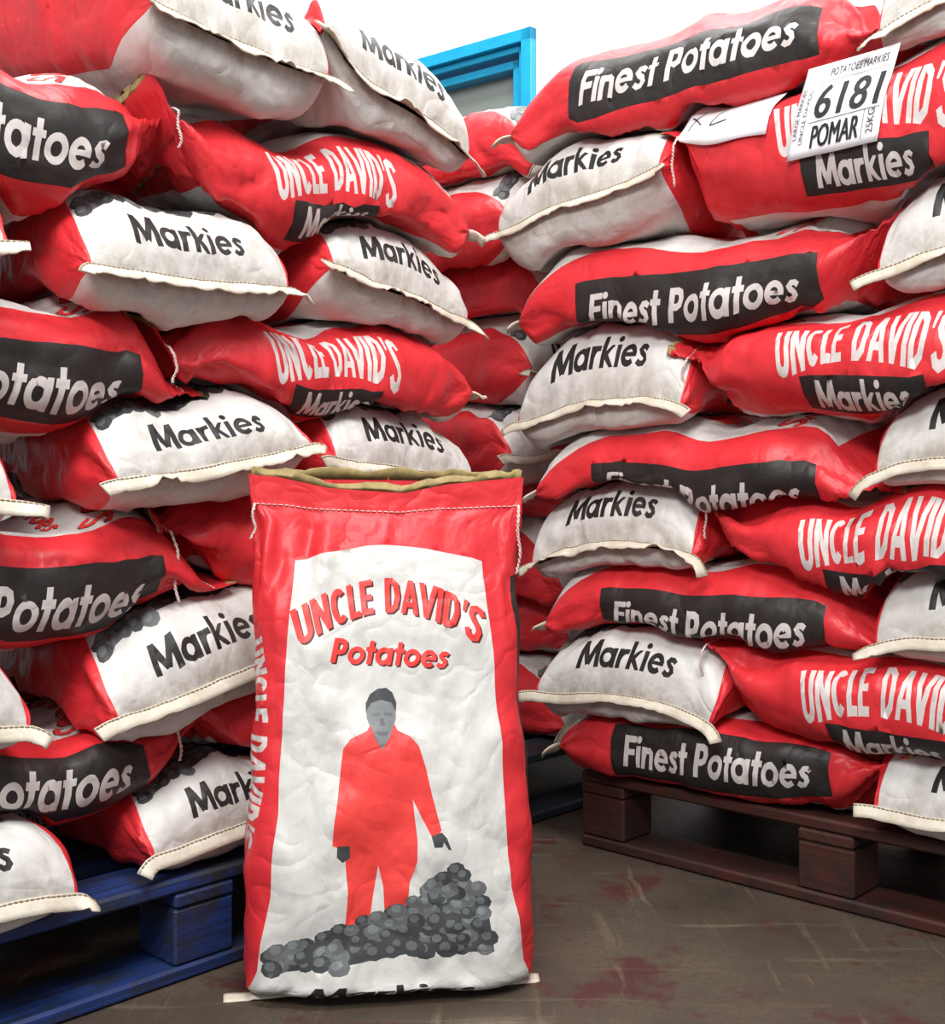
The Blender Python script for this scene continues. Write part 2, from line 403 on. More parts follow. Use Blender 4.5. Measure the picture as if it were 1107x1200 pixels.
# ------------------------------------------------------------------ the filled bag
NU, NV = 240, 130
def smooth(x): x = np.clip(x, 0, 1); return x * x * (3 - 2 * x)
def sack_table(sp, rng):
    """grid of points of the filled sack in its own frame: X bottom->neck, Y to the left side, Z to the front"""
    hm = sp['th'] / 2; length = sp['len']; wm = sp['wid'] / 2; e = sp.get('cap_e', .72)
    vc = sp.get('vc', .115); ac = sp.get('cap', .07); vn = sp.get('vn', .60); ve = .745
    vs = np.linspace(0, LEN, NV + 1); x = np.zeros(NV + 1); h = np.zeros(NV + 1)
    for i, v in enumerate(vs):
        if v < vc:
            ph = math.pi / 2 * v / vc
            h[i] = max(.003, hm * math.sin(ph) ** e); x[i] = ac * (1 - math.cos(ph) ** e)
        else:
            s = np.clip((v - vn) / (ve - vn), 0, 1)
            prof = sp.get('body', None)
            k = .5 + .5 * math.cos(math.pi * s)
            hh = .0035 + (hm - .0035) * k ** .7
            if prof: hh = .0035 + (hm * np.interp(v, *prof) - .0035)
            h[i] = max(.0035, hh)
            x[i] = x[i - 1] + math.sqrt(max(.2, 1 - ((h[i] - h[i - 1]) / (vs[1] - vs[0])) ** 2)) * (vs[1] - vs[0])
    x *= length / x[-1]
    q = vs / LEN
    wf = np.interp(q, [0, .12, .3, .6, .8, .95, 1], sp.get('wprof', [.97, 1, 1.02, 1.0, .93, .84, .88]))
    wv = wm * wf
    nexp = np.interp(q, [0, .1, .2, .65, .9, 1], [2.4, 3.2, 3.4, 3.0, 2, 2])
    gfrac = BG / PER; gfb = sp.get('gus', .215)
    gf = np.interp(vs, [0, .05, vc, .2, vn, ve - .03, ve, LEN], [.004, .05, .13, gfb, gfb, .10, .02, .02])
    roll = np.interp(vs, [0, .06, .2, vn, ve, LEN], [0, .4, 1, 1, .2, 0]) * sp.get('roll_u', 0) / PER
    us = np.linspace(0, PER, NU + 1); P = np.zeros((NV + 1, NU + 1, 3))
    th = np.linspace(-math.pi / 2, 1.5 * math.pi, 721)
    # theta -90 = back centre, 0 = left (+Y), 90 = front, 180 = right
    cz = np.interp(vs, [0, vc, vn, ve, LEN], [sp.get('seam_z', -.012), 0, 0, sp.get('neck_z', -.02), sp.get('neck_z', -.02) + sp.get('flap', 0.0)])
    for i in range(NV + 1):
        n = 2 / nexp[i]; c, s = np.cos(th), np.sin(th)
        y = wv[i] * np.sign(c) * np.abs(c) ** n; z = h[i] * np.sign(s) * np.abs(s) ** n
        d = np.r_[0, np.cumsum(np.hypot(np.diff(y), np.diff(z)))]; d /= d[-1]
        f = np.interp(us, [0, U0, U1, U2, U3, PER], [0, .25 - gf[i] / 2, .25 + gf[i] / 2, .75 - gf[i] / 2, .75 + gf[i] / 2, 1])
        f = f + roll[i] * np.interp(us, [0, U0 * .6, PER - U0 * .6, PER], [0, 1, 1, 0])
        P[i, :, 0] = x[i]; P[i, :, 1] = np.interp(f, d, y); P[i, :, 2] = np.interp(f, d, z) + cz[i]
    return P, vs, us

def lattice_noise(u, v, su, sv, rng):
    G = rng.normal(size=(int(LEN / sv) + 4, int(PER / su) + 4))
    a = u / su; b = v / sv; i = np.floor(a).astype(int); j = np.floor(b).astype(int)
    fa = smooth(a - i); fb = smooth(b - j)
    return (G[j, i] * (1 - fa) + G[j, i + 1] * fa) * (1 - fb) + (G[j + 1, i] * (1 - fa) + G[j + 1, i + 1] * fa) * fb

def displacement(u, v, sp, rng):
    amp = sp.get('amp', 1.0)
    body = smooth(v / .07) * smooth((.72 - v) / .1)
    D = np.zeros_like(u)
    for k in range(70):                                   # potatoes pressing through the paper
        cu, cv, r = rng.uniform(0, PER), rng.uniform(.06, .62), rng.uniform(.022, .042)
        D += rng.uniform(.002, .0055) * np.exp(-((u - cu) ** 2 + (v - cv) ** 2) / r ** 2) * body
    D += lattice_noise(u, v, .10, .12, rng) * .004 * body
    k1, k2 = rng.integers(0, len(FACETS1)), rng.integers(0, len(FACETS2))
    D += (FACETS1[k1] * .0036 * rng.choice([-1, 1]) + FACETS2[k2] * .0017) * (.35 + .65 * smooth((v) / .08)) * smooth((.765 - v) / .03)
    D += lattice_noise(u, v, .035, .05, rng) * .0016 * body
    ncr = 84
    for k in range(ncr):                                  # creases
        m = k % 4
        if m == 0: cu, cv, a, ln = rng.uniform(0, PER), rng.uniform(.50, .74), math.pi / 2 + rng.normal() * .25, rng.uniform(.06, .16)
        elif m == 1: cu, cv, a, ln = rng.uniform(U1, U2), rng.uniform(.02, .16), math.pi / 2 + rng.normal() * .35, rng.uniform(.03, .08)
        else: cu, cv, a, ln = rng.uniform(0, PER), rng.uniform(.08, .68), rng.uniform(0, math.pi), rng.uniform(.04, .12)
        du, dv = u - cu, v - cv
        al = du * math.cos(a) + dv * math.sin(a); ac = -du * math.sin(a) + dv * math.cos(a)
        wdt = rng.uniform(.004, .010) * (1.3 if m == 0 else 1)
        am = rng.choice([-1, 1, -1]) * rng.uniform(.002, .0058) * (1.35 if m == 0 else 1)
        D += am * np.exp(-np.abs(ac + .12 * al * al / max(ln, .02)) / wdt) * smooth(1 - np.abs(al) / ln) * smooth((.76 - v) / .03)
    # drawn-in pleats toward the sewn neck
    D += .006 * smooth((v - .56) / .1) * smooth((.745 - v) / .05) * np.sin(u * (2 * math.pi / PER) * 13 + 3 * lattice_noise(u, v, .2, .3, rng)) * lattice_noise(u, v, .1, .3, rng)
    return D * amp * smooth(np.minimum(u, PER - u) / .03)

def facet_field(spacing, seed):
    """crumpled-paper height: straight facets between random points of the sheet"""
    g = np.random.default_rng(seed); nu = int(PER / spacing) + 3; nv = int(LEN / spacing) + 3
    P = np.array([((i - 1 + g.uniform(.1, .9)) * spacing, (j - 1 + g.uniform(.1, .9)) * spacing) for i in range(nu) for j in range(nv)])
    h = g.uniform(-1, 1, len(P)); T = delaunay_2d_cdt([Vector(p) for p in P], [], [], 0, 1e-6, True)
    Q = np.array([tuple(x) for x in T[0]]); hq = np.array([h[o[0]] for o in T[3]]); out = np.zeros(len(TV))
    for t in T[2]:
        a, b, c = Q[t[0]], Q[t[1]], Q[t[2]]; lo = np.minimum(np.minimum(a, b), c); hi = np.maximum(np.maximum(a, b), c)
        k = np.where((TV[:, 0] >= lo[0]) & (TV[:, 0] <= hi[0]) & (TV[:, 1] >= lo[1]) & (TV[:, 1] <= hi[1]))[0]
        if not len(k): continue
        d = (b[1] - c[1]) * (a[0] - c[0]) + (c[0] - b[0]) * (a[1] - c[1])
        if abs(d) < 1e-12: continue
        l0 = ((b[1] - c[1]) * (TV[k, 0] - c[0]) + (c[0] - b[0]) * (TV[k, 1] - c[1])) / d
        l1 = ((c[1] - a[1]) * (TV[k, 0] - c[0]) + (a[0] - c[0]) * (TV[k, 1] - c[1])) / d; l2 = 1 - l0 - l1
        m = (l0 >= -1e-9) & (l1 >= -1e-9) & (l2 >= -1e-9)
        out[k[m]] = (l0 * hq[t[0]] + l1 * hq[t[1]] + l2 * hq[t[2]])[m]
    return out
FACETS1 = [facet_field(.062, 100 + i) for i in range(5)]
FACETS2 = [facet_field(.030, 200 + i) for i in range(4)]

def sample(P, u, v):
    a = u / PER * NU; b = v / LEN * NV
    i = np.clip(np.floor(a).astype(int), 0, NU - 1); j = np.clip(np.floor(b).astype(int), 0, NV - 1)
    fa = (a - i)[:, None]; fb = (b - j)[:, None]
    return (P[j, i] * (1 - fa) + P[j, i + 1] * fa) * (1 - fb) + (P[j + 1, i] * (1 - fa) + P[j + 1, i + 1] * fa) * fb

class Frame:
    def __init__(s, O, d, n):
        s.O = np.array([*O, 0.]); s.d = np.array([*d, 0.]); s.d /= np.linalg.norm(s.d); s.n = np.array([*n, 0.]); s.n /= np.linalg.norm(s.n)
    def at(s, t, n, z): return s.O + s.d * t + s.n * n + np.array([0, 0, z])
    def tn(s, p): q = p - s.O; return q @ s.d, q @ s.n
FR = Frame((.2117, 2.333), (.731, -.682), (.682, .731))
FL = Frame((-.3418, 1.7594), (.682, .731), (-.731, .682))
UP = np.array([0, 0, 1.])

class Heights:
    """what each stack's layers rest on: a height map over the stack's footprint"""
    cs = .015; lo = -1.2; N = 200
    def __init__(s, fr, z): s.fr = fr; s.h = np.full((s.N, s.N), z)
    def cell(s, P):
        t, n = s.fr.tn(P)
        return np.clip(((t - s.lo) / s.cs).astype(int), 0, s.N - 1), np.clip(((n - s.lo) / s.cs).astype(int), 0, s.N - 1)
    @staticmethod
    def blur(a, k=2):
        for _ in range(k):
            a = (a + np.roll(a, 1, 0) + np.roll(a, -1, 0)) / 3; a = (a + np.roll(a, 1, 1) + np.roll(a, -1, 1)) / 3
        return a
    def settle(s, P, th, v):
        ci, cj = s.cell(P); low = np.full((s.N, s.N), 9.); np.minimum.at(low, (ci, cj), P[:, 2])
        # fill holes inside the outline
        gap = s.h - low                                    # >0 : sunk into what lies below
        occ = low < 8.9
        g = np.where(occ & (gap < .075), np.clip(gap + .001, -.02, .075), 0)
        g = np.where(occ & (gap >= .075) & (gap < .11), .075 * (.11 - gap) / .035, g)
        push = np.maximum(g, 0)
        for _ in range(2):
            push = np.maximum(push, np.maximum.reduce([np.roll(push, 1, 0), np.roll(push, -1, 0), np.roll(push, 1, 1), np.roll(push, -1, 1)]) * .96)
        push = s.blur(push, 1) * .4 + push * .6
        sag = s.blur(np.where(occ, np.clip(-gap, 0, .035), 0), 3) * .85
        sag = np.where(push > .001, 0, sag)
        bl = s.blur(push, 4)
        mid = np.zeros(len(P)); z = P[:, 2].copy()
        top = np.full((s.N, s.N), -9.); np.maximum.at(top, (ci, cj), z)
        tz, lz = top[ci, cj], low[ci, cj]; f = np.clip(np.where(tz - lz > 1e-4, (z - lz) / np.maximum(tz - lz, .02), 0), 0, 1)
        t_, n_ = s.fr.tn(P); ft = np.clip((t_ - s.lo) / s.cs - .5, 0, s.N - 1.01); fn_ = np.clip((n_ - s.lo) / s.cs - .5, 0, s.N - 1.01)
        i0, j0 = ft.astype(int), fn_.astype(int); fa, fb = ft - i0, fn_ - j0
        S_ = lambda g: (g[i0, j0] * (1 - fa) + g[i0 + 1, j0] * fa) * (1 - fb) + (g[i0, j0 + 1] * (1 - fa) + g[i0 + 1, j0 + 1] * fa) * fb
        cap = 1 - smooth((v - .03) / .12)                   # the sewn end keeps its straight seam
        far = S_(s.blur(push - sag, 14)) * 1.1
        push_p = S_(push) * (1 - cap * .75) + far * cap * .75
        P[:, 2] = z + push_p * (1 - f) + (S_(bl) * (1 - cap) + far * cap) * f * .8 - S_(sag) * (1 - f) * (1 - cap) - S_(s.blur(sag, 4)) * f * .6
        return P
    def add(s, P):
        ci, cj = s.cell(P); np.maximum.at(s.h, (ci, cj), P[:, 2])

BODIES = []
EDGES = np.unique(np.sort(np.concatenate([TF[:, [0, 1]], TF[:, [1, 2]], TF[:, [2, 0]]]), 1), axis=0)
DEG = np.maximum(np.bincount(EDGES.ravel(), minlength=len(TV)), 1)[:, None]
def spread(d):
    a = np.zeros_like(d); np.add.at(a, EDGES[:, 0], d[EDGES[:, 1]]); np.add.at(a, EDGES[:, 1], d[EDGES[:, 0]])
    return a / DEG
def unpress(W, Fx):
    """push the paper of a new sack out of the sacks already lying there, so they touch instead of crossing"""
    for it in range(3):
        lo, hi = W.min(0), W.max(0); D = np.zeros_like(W)
        for (l2, h2, tree) in BODIES:
            a, b = np.maximum(lo, l2), np.minimum(hi, h2)
            if (b - a).min() <= 0: continue
            for k in np.where(((W >= a) & (W <= b)).all(1))[0]:
                p, n, i, d = tree.find_nearest(W[k], .032)
                if p is None: continue
                if (Vector(W[k]) - p).dot(n) < .001: D[k] = np.array(p + n * .003) - W[k]
        if it < 2:
            for _ in range(4): D = .45 * D + .55 * spread(D)
            D *= 1.15
        else:
            for _ in range(1): D = .75 * D + .25 * spread(D)
        W = W + D
    Fb = Fx[(TV[Fx, 1] < .66).all(1)]
    BODIES.append((W.min(0), W.max(0), BVHTree.FromPolygons([tuple(p) for p in W], [tuple(f) for f in Fb.tolist()])))
    return W

def ribbon(pts, outs, wdt, thick, up):
    """flat strip with thickness along pts, extending by wdt in direction outs"""
    V = []; F = []; n = len(pts)
    for p, o, u in zip(pts, outs, up):
        for k, (a, b) in enumerate(((-.25, .5), (.15, .9), (.6, .7), (1, .45), (1, -.45), (.6, -.7), (.15, -.9), (-.25, -.5))):
            V.append(p + o * wdt * a + u * thick * b)
    for i in range(n - 1):
        for k in range(8): F.append((i * 8 + k, i * 8 + (k + 1) % 8, (i + 1) * 8 + (k + 1) % 8, (i + 1) * 8 + k))
    F.append(tuple(range(8))); F.append(tuple((n - 1) * 8 + k for k in range(8))[::-1])
    return V, F
def dashes(paths, up, w, t, every, length):
    """raised stitches along a polyline"""
    V = []; F = []; s = np.r_[0, np.cumsum(np.linalg.norm(np.diff(paths, axis=0), axis=1))]
    n = int(s[-1] / every)
    for k in range(n):
        a = k * every; b = min(a + length, s[-1])
        A = np.array([np.interp(a, s, paths[:, i]) for i in range(3)]); B = np.array([np.interp(b, s, paths[:, i]) for i in range(3)])
        U = np.array([np.interp(a, s, up[:, i]) for i in range(3)]); d = B - A; ld = np.linalg.norm(d)
        if ld < 1e-5: continue
        d /= ld; sd = np.cross(d, U); o = len(V)
        for p, k2 in ((A, .45), (A + d * ld * .3, 1), (B - d * ld * .3, 1), (B, .45)):
            for (x, y) in ((1, -.4), (.6, 1), (-.6, 1), (-1, -.4)): V.append(p + sd * w * x * k2 + U * t * y * k2)
        for i in range(3):
            for j in range(4): F.append((o + i * 4 + j, o + i * 4 + (j + 1) % 4, o + (i + 1) * 4 + (j + 1) % 4, o + (i + 1) * 4 + j))
        F.append((o, o + 1, o + 2, o + 3)); F.append((o + 15, o + 14, o + 13, o + 12))
    return V, F

def build_sack(sp, A, Ax, Ay, Az, seed, label, group, hm=None, post=None):
    """sp shape numbers; A world anchor of local origin; axes Ax (to the neck), Ay (left), Az (front)"""
    rng = np.random.default_rng(seed)
    T, vs, us = sack_table(sp, rng)
    N = np.cross(np.gradient(T, axis=1), np.gradient(T, axis=0)); N = N / (np.linalg.norm(N, axis=2, keepdims=True) + 1e-12)
    u, v = TV[:, 0], TV[:, 1]
    p = sample(T, u, v); n = sample(N, u, v); n /= np.linalg.norm(n, axis=1, keepdims=True) + 1e-9
    mid = sample(T, np.full(1, UC), np.full(1, .3)); mn = sample(N, np.full(1, UC), np.full(1, .3))
    flip = mn[0, 2] < 0
    if flip: n = -n
    p = p + n * displacement(u, v, sp, rng)[:, None]
    # large bends: sag along the length, twist
    L = sp['len']; s = p[:, 0] / L
    p[:, 2] += sp.get('sag', 0) * (1 - (2 * s - 1) ** 2) + sp.get('tilt', 0) * (s - .5)
    p[:, 1] += sp.get('bow', 0) * (1 - (2 * s - 1) ** 2)
    tw = sp.get('roll', 0) * (1 - smooth(s * 1.3)) + sp.get('roll_all', 0)
    y, z = p[:, 1].copy(), p[:, 2].copy(); p[:, 1] = y * np.cos(tw) - z * np.sin(tw); p[:, 2] = y * np.sin(tw) + z * np.cos(tw)
    nt = sp.get('neck_twist', (seed * 37 % 11 - 5) * .16) * smooth((s - .8) / .2)
    zc = sp.get('neck_z', -.02)
    y, z = p[:, 1].copy(), p[:, 2] - zc; p[:, 1] = y * np.cos(nt) - z * np.sin(nt); p[:, 2] = y * np.sin(nt) + z * np.cos(nt) + zc
    W = A + p[:, :1] * Ax + p[:, 1:2] * Ay + p[:, 2:3] * Az
    if hm is not None: W = hm.settle(W, sp['th'], TV[:, 1])
    if post: W = post(W)
    Fx = TF if not flip else TF[:, ::-1]
    a, b, c = W[Fx[:, 0]], W[Fx[:, 1]], W[Fx[:, 2]]       # outward orientation
    k = np.where((np.abs(TV[Fx[:, 0], 0] - UC) < .1) & (np.abs(TV[Fx[:, 0], 1] - .3) < .1))[0]
    if (np.cross(b[k] - a[k], c[k] - a[k]).sum(0) @ Az) < 0: Fx = Fx[:, ::-1]
    W = unpress(W, Fx)
    if hm is not None: hm.add(W[TV[:, 1] < .735])
    root = thing('potato_sack', label, 'sack', group, tuple(A)); inv = np.array(A)
    W = W - inv
    me = bpy.data.meshes.new('sack_body'); nv, nf = len(W), len(TF)
    me.vertices.add(nv); me.vertices.foreach_set('co', W.ravel().astype(np.float32))
    me.loops.add(nf * 3); me.loops.foreach_set('vertex_index', Fx.ravel().astype(np.int32))
    me.polygons.add(nf); me.polygons.foreach_set('loop_start', np.arange(0, nf * 3, 3, dtype=np.int32))
    me.polygons.foreach_set('material_index', (TM_PLAIN if sp.get('plain') else TM).astype(np.int32)); me.polygons.foreach_set('use_smooth', np.ones(nf, bool))
    uvl = me.uv_layers.new(name='UVMap'); uvl.data.foreach_set('uv', TV[Fx.ravel()].astype(np.float32).ravel())
    me.update(calc_edges=True)
    body = link('sack_body', me, SACK_MATS, root)
    # ---- sewn bottom seam under a folded tape, its tails sticking out
    line = W[ROW0]; keep = [0]
    for i in range(1, len(line)):
        if np.linalg.norm(line[i] - line[keep[-1]]) > .006: keep.append(i)
    line = line[keep]
    for _ in range(2): line[1:-1] = (line[:-2] + 2 * line[1:-1] + line[2:]) / 4
    out = -Ax * sp.get('tape_out', .62) - Az * sp.get('tape_down', .75); out /= np.linalg.norm(out)
    def tail(p0, d, sign):
        ln = rng.uniform(*sp.get('tails', (.02, .05))); r = []; dr = rng.uniform(.0, .7) * sp.get('droop', 1)
        for i in range(1, 6):
            f = i / 5; r.append(p0 + d * ln * f * (1 - .25 * dr * f) - Az * ln * dr * f * f * .8 - Ax * .010 * f)
        return r
    dl = line[0] - line[4]; dl /= np.linalg.norm(dl); dr_ = line[-1] - line[-5]; dr_ /= np.linalg.norm(dr_)
    tl = tail(line[0], dl, 1)[::-1]; tr = tail(line[-1], dr_, -1)
    path = np.array(list(tl) + list(line) + list(tr)) - Ax * .003
    nn = len(path); wob = np.convolve(rng.normal(size=nn + 12), np.ones(9) / 9, 'same')[6:-6]
    wob2 = np.convolve(rng.normal(size=nn + 12), np.ones(7) / 7, 'same')[6:-6]
    path = path + Az * (wob * .0015)[:, None]
    outs = np.array([out + Az * (.8 * wob[i] + .35 * wob2[i]) for i in range(nn)])
    tg_ = np.gradient(path, axis=0); tg_ /= np.linalg.norm(tg_, axis=1, keepdims=True)
    outs = outs - tg_ * (outs * tg_).sum(1, keepdims=True); outs /= np.linalg.norm(outs, axis=1, keepdims=True)
    ups = np.array([np.cross(np.gradient(path, axis=0)[i], outs[i]) for i in range(nn)]); ups /= np.linalg.norm(ups, axis=1, keepdims=True)
    if (ups.mean(0) @ (Az - Ax)) < 0: ups = -ups
    tw_ = sp.get('tape_w', .018)
    if sp.get('floor'):
        path[:, 2] = np.maximum(path[:, 2], .003 - inv[2])
    V, F = ribbon(path, outs, tw_, .0022, ups); tape = fixn(mesh('seam_tape', V, F, M_tape, root))
    V, F = dashes(path + ups * .0014 + outs * tw_ * -.1, ups, .0016, .0014, .0072, .0064)
    mesh('stitching', V, F, M_stitch, tape)
    # ---- neck: torn kraft lining, chain stitch and hanging thread end
    if sp.get('neck', True):
        nu = 90; uu = np.linspace(0, PER, nu); at = lambda vv, q=uu: None
        def surf(vv, q):
            # nearest template vertices are dense enough for the thread lines
            r_ = []
            for a in q:
                d_ = (TV[:, 0] - a) ** 2 + 4 * (TV[:, 1] - vv) ** 2; k_ = np.argpartition(d_, 4)[:4]; w_ = 1 / (d_[k_] + 1e-7)
                r_.append((W[k_] * w_[:, None]).sum(0) / w_.sum())
            return np.array(r_)
        rim = surf(LEN, uu); inn = surf(LEN - .012, uu)
        d = rim - inn; d /= np.linalg.norm(d, axis=1, keepdims=True) + 1e-9
        cen = rim.mean(0); V = []; F = []; jag = np.convolve(rng.normal(size=nu + 8), np.ones(5) / 5, 'same')[4:-4]
        for i in range(nu):
            j = .004 + abs(jag[i]) * .006
            rin = (cen - rim[i]) * .02
            V += [rim[i] - d[i] * .006 + rin, rim[i] + d[i] * j * sp.get('lining', 1) + rin, rim[i] + d[i] * j * .9 * sp.get('lining', 1) + rin * 3, rim[i] - d[i] * .006 + rin * 3]
        for i in range(nu - 1):
            for k in range(4): F.append((i * 4 + k, i * 4 + (k + 1) % 4, (i + 1) * 4 + (k + 1) % 4, (i + 1) * 4 + k))
        mesh('paper_lining', V, F, M_brown, root)
        vt = LEN - sp.get('stitch_in', .03); q = np.linspace(U1 - .05, U2 + .05, 60)
        line = surf(vt, q); line2 = surf(vt - .012, q)
        al = line - line2; al /= np.linalg.norm(al, axis=1, keepdims=True) + 1e-9
        tg = np.gradient(line, axis=0); nr = np.cross(tg, al); nr /= np.linalg.norm(nr, axis=1, keepdims=True) + 1e-9
        if (nr.mean(0) @ Az) < 0: nr = -nr
        V, F = dashes(line + nr * .0016, nr, .0009, .0011, .0085, .0065)
        st = mesh('neck_stitching', V, F, M_thread, root)
        for side, on in ((0, sp.get('thread_l', True)), (-1, sp.get('thread_r', False))):
            if not on: continue
            p0 = line[side] + nr[side] * .003; ln = rng.uniform(*sp.get('thread_len', (.05, .11))); out_ = (line[side] - line[30 if side else 29]); out_ /= np.linalg.norm(out_)
            if sp.get('thread_dir') is not None: out_ = np.array(sp['thread_dir'], float)
            pth = []
            for i in range(26):
                f = i / 25
                pth.append(p0 + out_ * (.022 * min(1, f * 4)) - UP * ln * max(0, f - .06) + np.array([math.sin(f * 9 + seed), math.cos(f * 7 + seed), 0]) * .0035 * f)
            V, F = tube(pth, .0011); V2 = []; F2 = []
            for k in range(2):                                # two-ply chain
                pk = [p + .0016 * np.array([math.cos(i * 1.9 + k * math.pi), math.sin(i * 1.9 + k * math.pi), 0]) for i, p in enumerate(pth)]
                a, b = tube(pk, .0013); o = len(V2); V2 += a; F2 += [tuple(x + o for x in f) for f in b]
            fixn(mesh('thread_end', V2, F2, M_thread, root))
    return root, W + inv

# ------------------------------------------------------------------ structure: floor, wall, window
q = NT('stained_concrete'); tc = q.n('ShaderNodeTexCoord'); ob = tc.outputs['Object']
base = q.ramp(q.noise(ob, 3.2, 8, .62), .32, .7, rgb('#362e27'), rgb('#5c5043'))
base = q.mix(q.ramp(q.noise(ob, 90, 6, .75), .42, .66), base, rgb('#453b31'))
base = q.mix(q.ramp(q.noise(q.mapping(ob, (1, 1, 1), (0, 0, .6)), 5.5, 7, .7), .53, .62), base, rgb('#482523'))
brk = q.ramp(q.noise(ob, 6, 5, .7), .42, .62)              # pale drag marks, broken up
wob_ = q.n('ShaderNodeVectorMath', operation='ADD'); wn_ = q.n('ShaderNodeTexNoise'); wn_.inputs['Scale'].default_value = 4
q.l(ob, wn_.inputs['Vector']); ws_ = q.n('ShaderNodeVectorMath', operation='SCALE'); ws_.inputs['Scale'].default_value = .05
q.l(wn_.outputs['Color'], ws_.inputs[0]); q.l(ob, wob_.inputs[0]); q.l(ws_.outputs[0], wob_.inputs[1])
for sc_, rot_ in (((14, .9, 1), -.62), ((.8, 13, 1), .45)):
    f_ = q.ramp(q.noise(q.mapping(wob_.outputs[0], sc_, (0, 0, rot_)), 2.4, 5, .65), .57, .74)
    m_ = q.n('ShaderNodeMath', operation='MULTIPLY'); q.l(f_, m_.inputs[0]); q.l(brk, m_.inputs[1])
    base = q.mix(m_.outputs[0], base, rgb('#7a6c58'))
sp_ = q.ramp(q.noise(ob, 260, 3, .7), .56, .70)
base = q.mix(sp_, base, rgb('#2f2821'))
q.l(base, q.b.inputs['Base Color']); q.b.inputs['Roughness'].default_value = .55
q.l(q.bump(q.noise(ob, 40, 6, .65), .35, .003), q.b.inputs['Normal'])
M_floor = q.m
fl = mesh('floor', [(-6, -5, 0), (7, -5, 0), (7, 7, 0), (-6, 7, 0), (-6, -5, -.1), (7, -5, -.1), (7, 7, -.1), (-6, 7, -.1)],
          [(0, 1, 2, 3), (7, 6, 5, 4), (0, 4, 5, 1), (1, 5, 6, 2), (2, 6, 7, 3), (3, 7, 4, 0)], M_floor, smooth=False)
struct(fl, 'stained brown concrete warehouse floor')
M_wall = simple('white_painted_wall', rgb('#f4f5f5'), rgb('#e9ebeb'), 3, .7, .2)
wd = np.array([math.cos(math.radians(-38)), math.sin(math.radians(-38)), 0]); wn = np.array([wd[1], -wd[0], 0])  # wn points back to the camera side
if wn[1] > 0: wn = -wn
WO = np.array([.225, 4.25, 0])          # foot of the window's right side on the wall
WZ0, WZ1, WL = 1.05, 2.33, 1.15         # window opening: bottom, top, width to the left
def wall_box(name, s0, s1, z0, z1, mat=M_wall, n0=-.2, n1=0., parent=None, bev=.002):
    c = WO + wd * (s0 + s1) / 2 + wn * (n0 + n1) / 2 + UP * (z0 + z1) / 2
    V, F = boxvf(c, wd, wn, UP, (s1 - s0) / 2, (n1 - n0) / 2, (z1 - z0) / 2, bev)
    return V, F
V = []; F = []
for a in ((-5, -WL, 0, 4.4), (0, 4, 0, 4.4), (-WL, 0, 0, WZ0), (-WL, 0, WZ1, 4.4)):
    v, f = wall_box('', *a); o = len(V); V += v; F += [tuple(i + o for i in x) for x in f]
struct(fixn(mesh('wall_back', V, F, M_wall, smooth=False)), 'white painted wall behind the stacks')
M_blue = simple('bright_blue_gloss_paint', rgb('#1ba3cf'), rgb('#1794c2'), 12, .3, .1)
win = bpy.data.objects.new('window_1', None); COL.objects.link(win); win['kind'] = 'structure'; win['label'] = 'window with bright blue painted frame high on white wall'
V = []; F = []
fw = .11
def addb(*a, **k):
    v, f = wall_box('', *a, **k); o = len(V); V.extend(v); F.extend([tuple(i + o for i in x) for x in f])
for d, n0, n1, wdt in ((0, -.1, .03, .045), (.045, -.1, .006, .025), (.085, -.1, -.02, .03)):
    addb(-WL + d, -WL + d + wdt, WZ0 + d, WZ1 - d, n0=n0, n1=n1); addb(-d - wdt, -d, WZ0 + d, WZ1 - d, n0=n0, n1=n1)
    addb(-WL + d, -d, WZ1 - d - wdt, WZ1 - d, n0=n0, n1=n1); addb(-WL + d, -d, WZ0 + d, WZ0 + d + wdt, n0=n0, n1=n1)
fixn(mesh('window_frame', V, F, M_blue, win, smooth=False))
q = NT('dull_window_glass'); q.b.inputs['Base Color'].default_value = rgb('#8b958f'); q.b.inputs['Roughness'].default_value = .12
M_glass = q.m
V, F = wall_box('', -WL + .1, -.1, WZ0 + .1, WZ1 - .1, n0=-.09, n1=-.075); fixn(mesh('window_pane', V, F, M_glass, win, smooth=False))

# ------------------------------------------------------------------ pallets
def wood(name, c1, c2, c3):
    q = NT(name); tc = q.n('ShaderNodeTexCoord'); oi = q.n('ShaderNodeObjectInfo')
    g = q.noise(q.mapping(tc.outputs['UV'], (3, 60, 1)), 1.5, 5, .6)
    c = q.ramp(g, .35, .7, c1, c2); c = q.mix(q.ramp(q.noise(tc.outputs['Object'], 9, 6, .75), .46, .62), c, c3)
    q.l(c, q.b.inputs['Base Color']); q.b.inputs['Roughness'].default_value = .6
    q.l(q.bump(g, .4, .003), q.b.inputs['Normal']); return q.m
M_pb = wood('blue_painted_wood', rgb('#101c38'), rgb('#183a80'), rgb('#1f2328'))
M_pr = wood('dark_red_stained_wood', rgb('#35160f'), rgb('#4e231a'), rgb('#2a1a15'))
M_pd = wood('blue_black_wood', rgb('#1d2630'), rgb('#2c3945'), rgb('#20262c'))
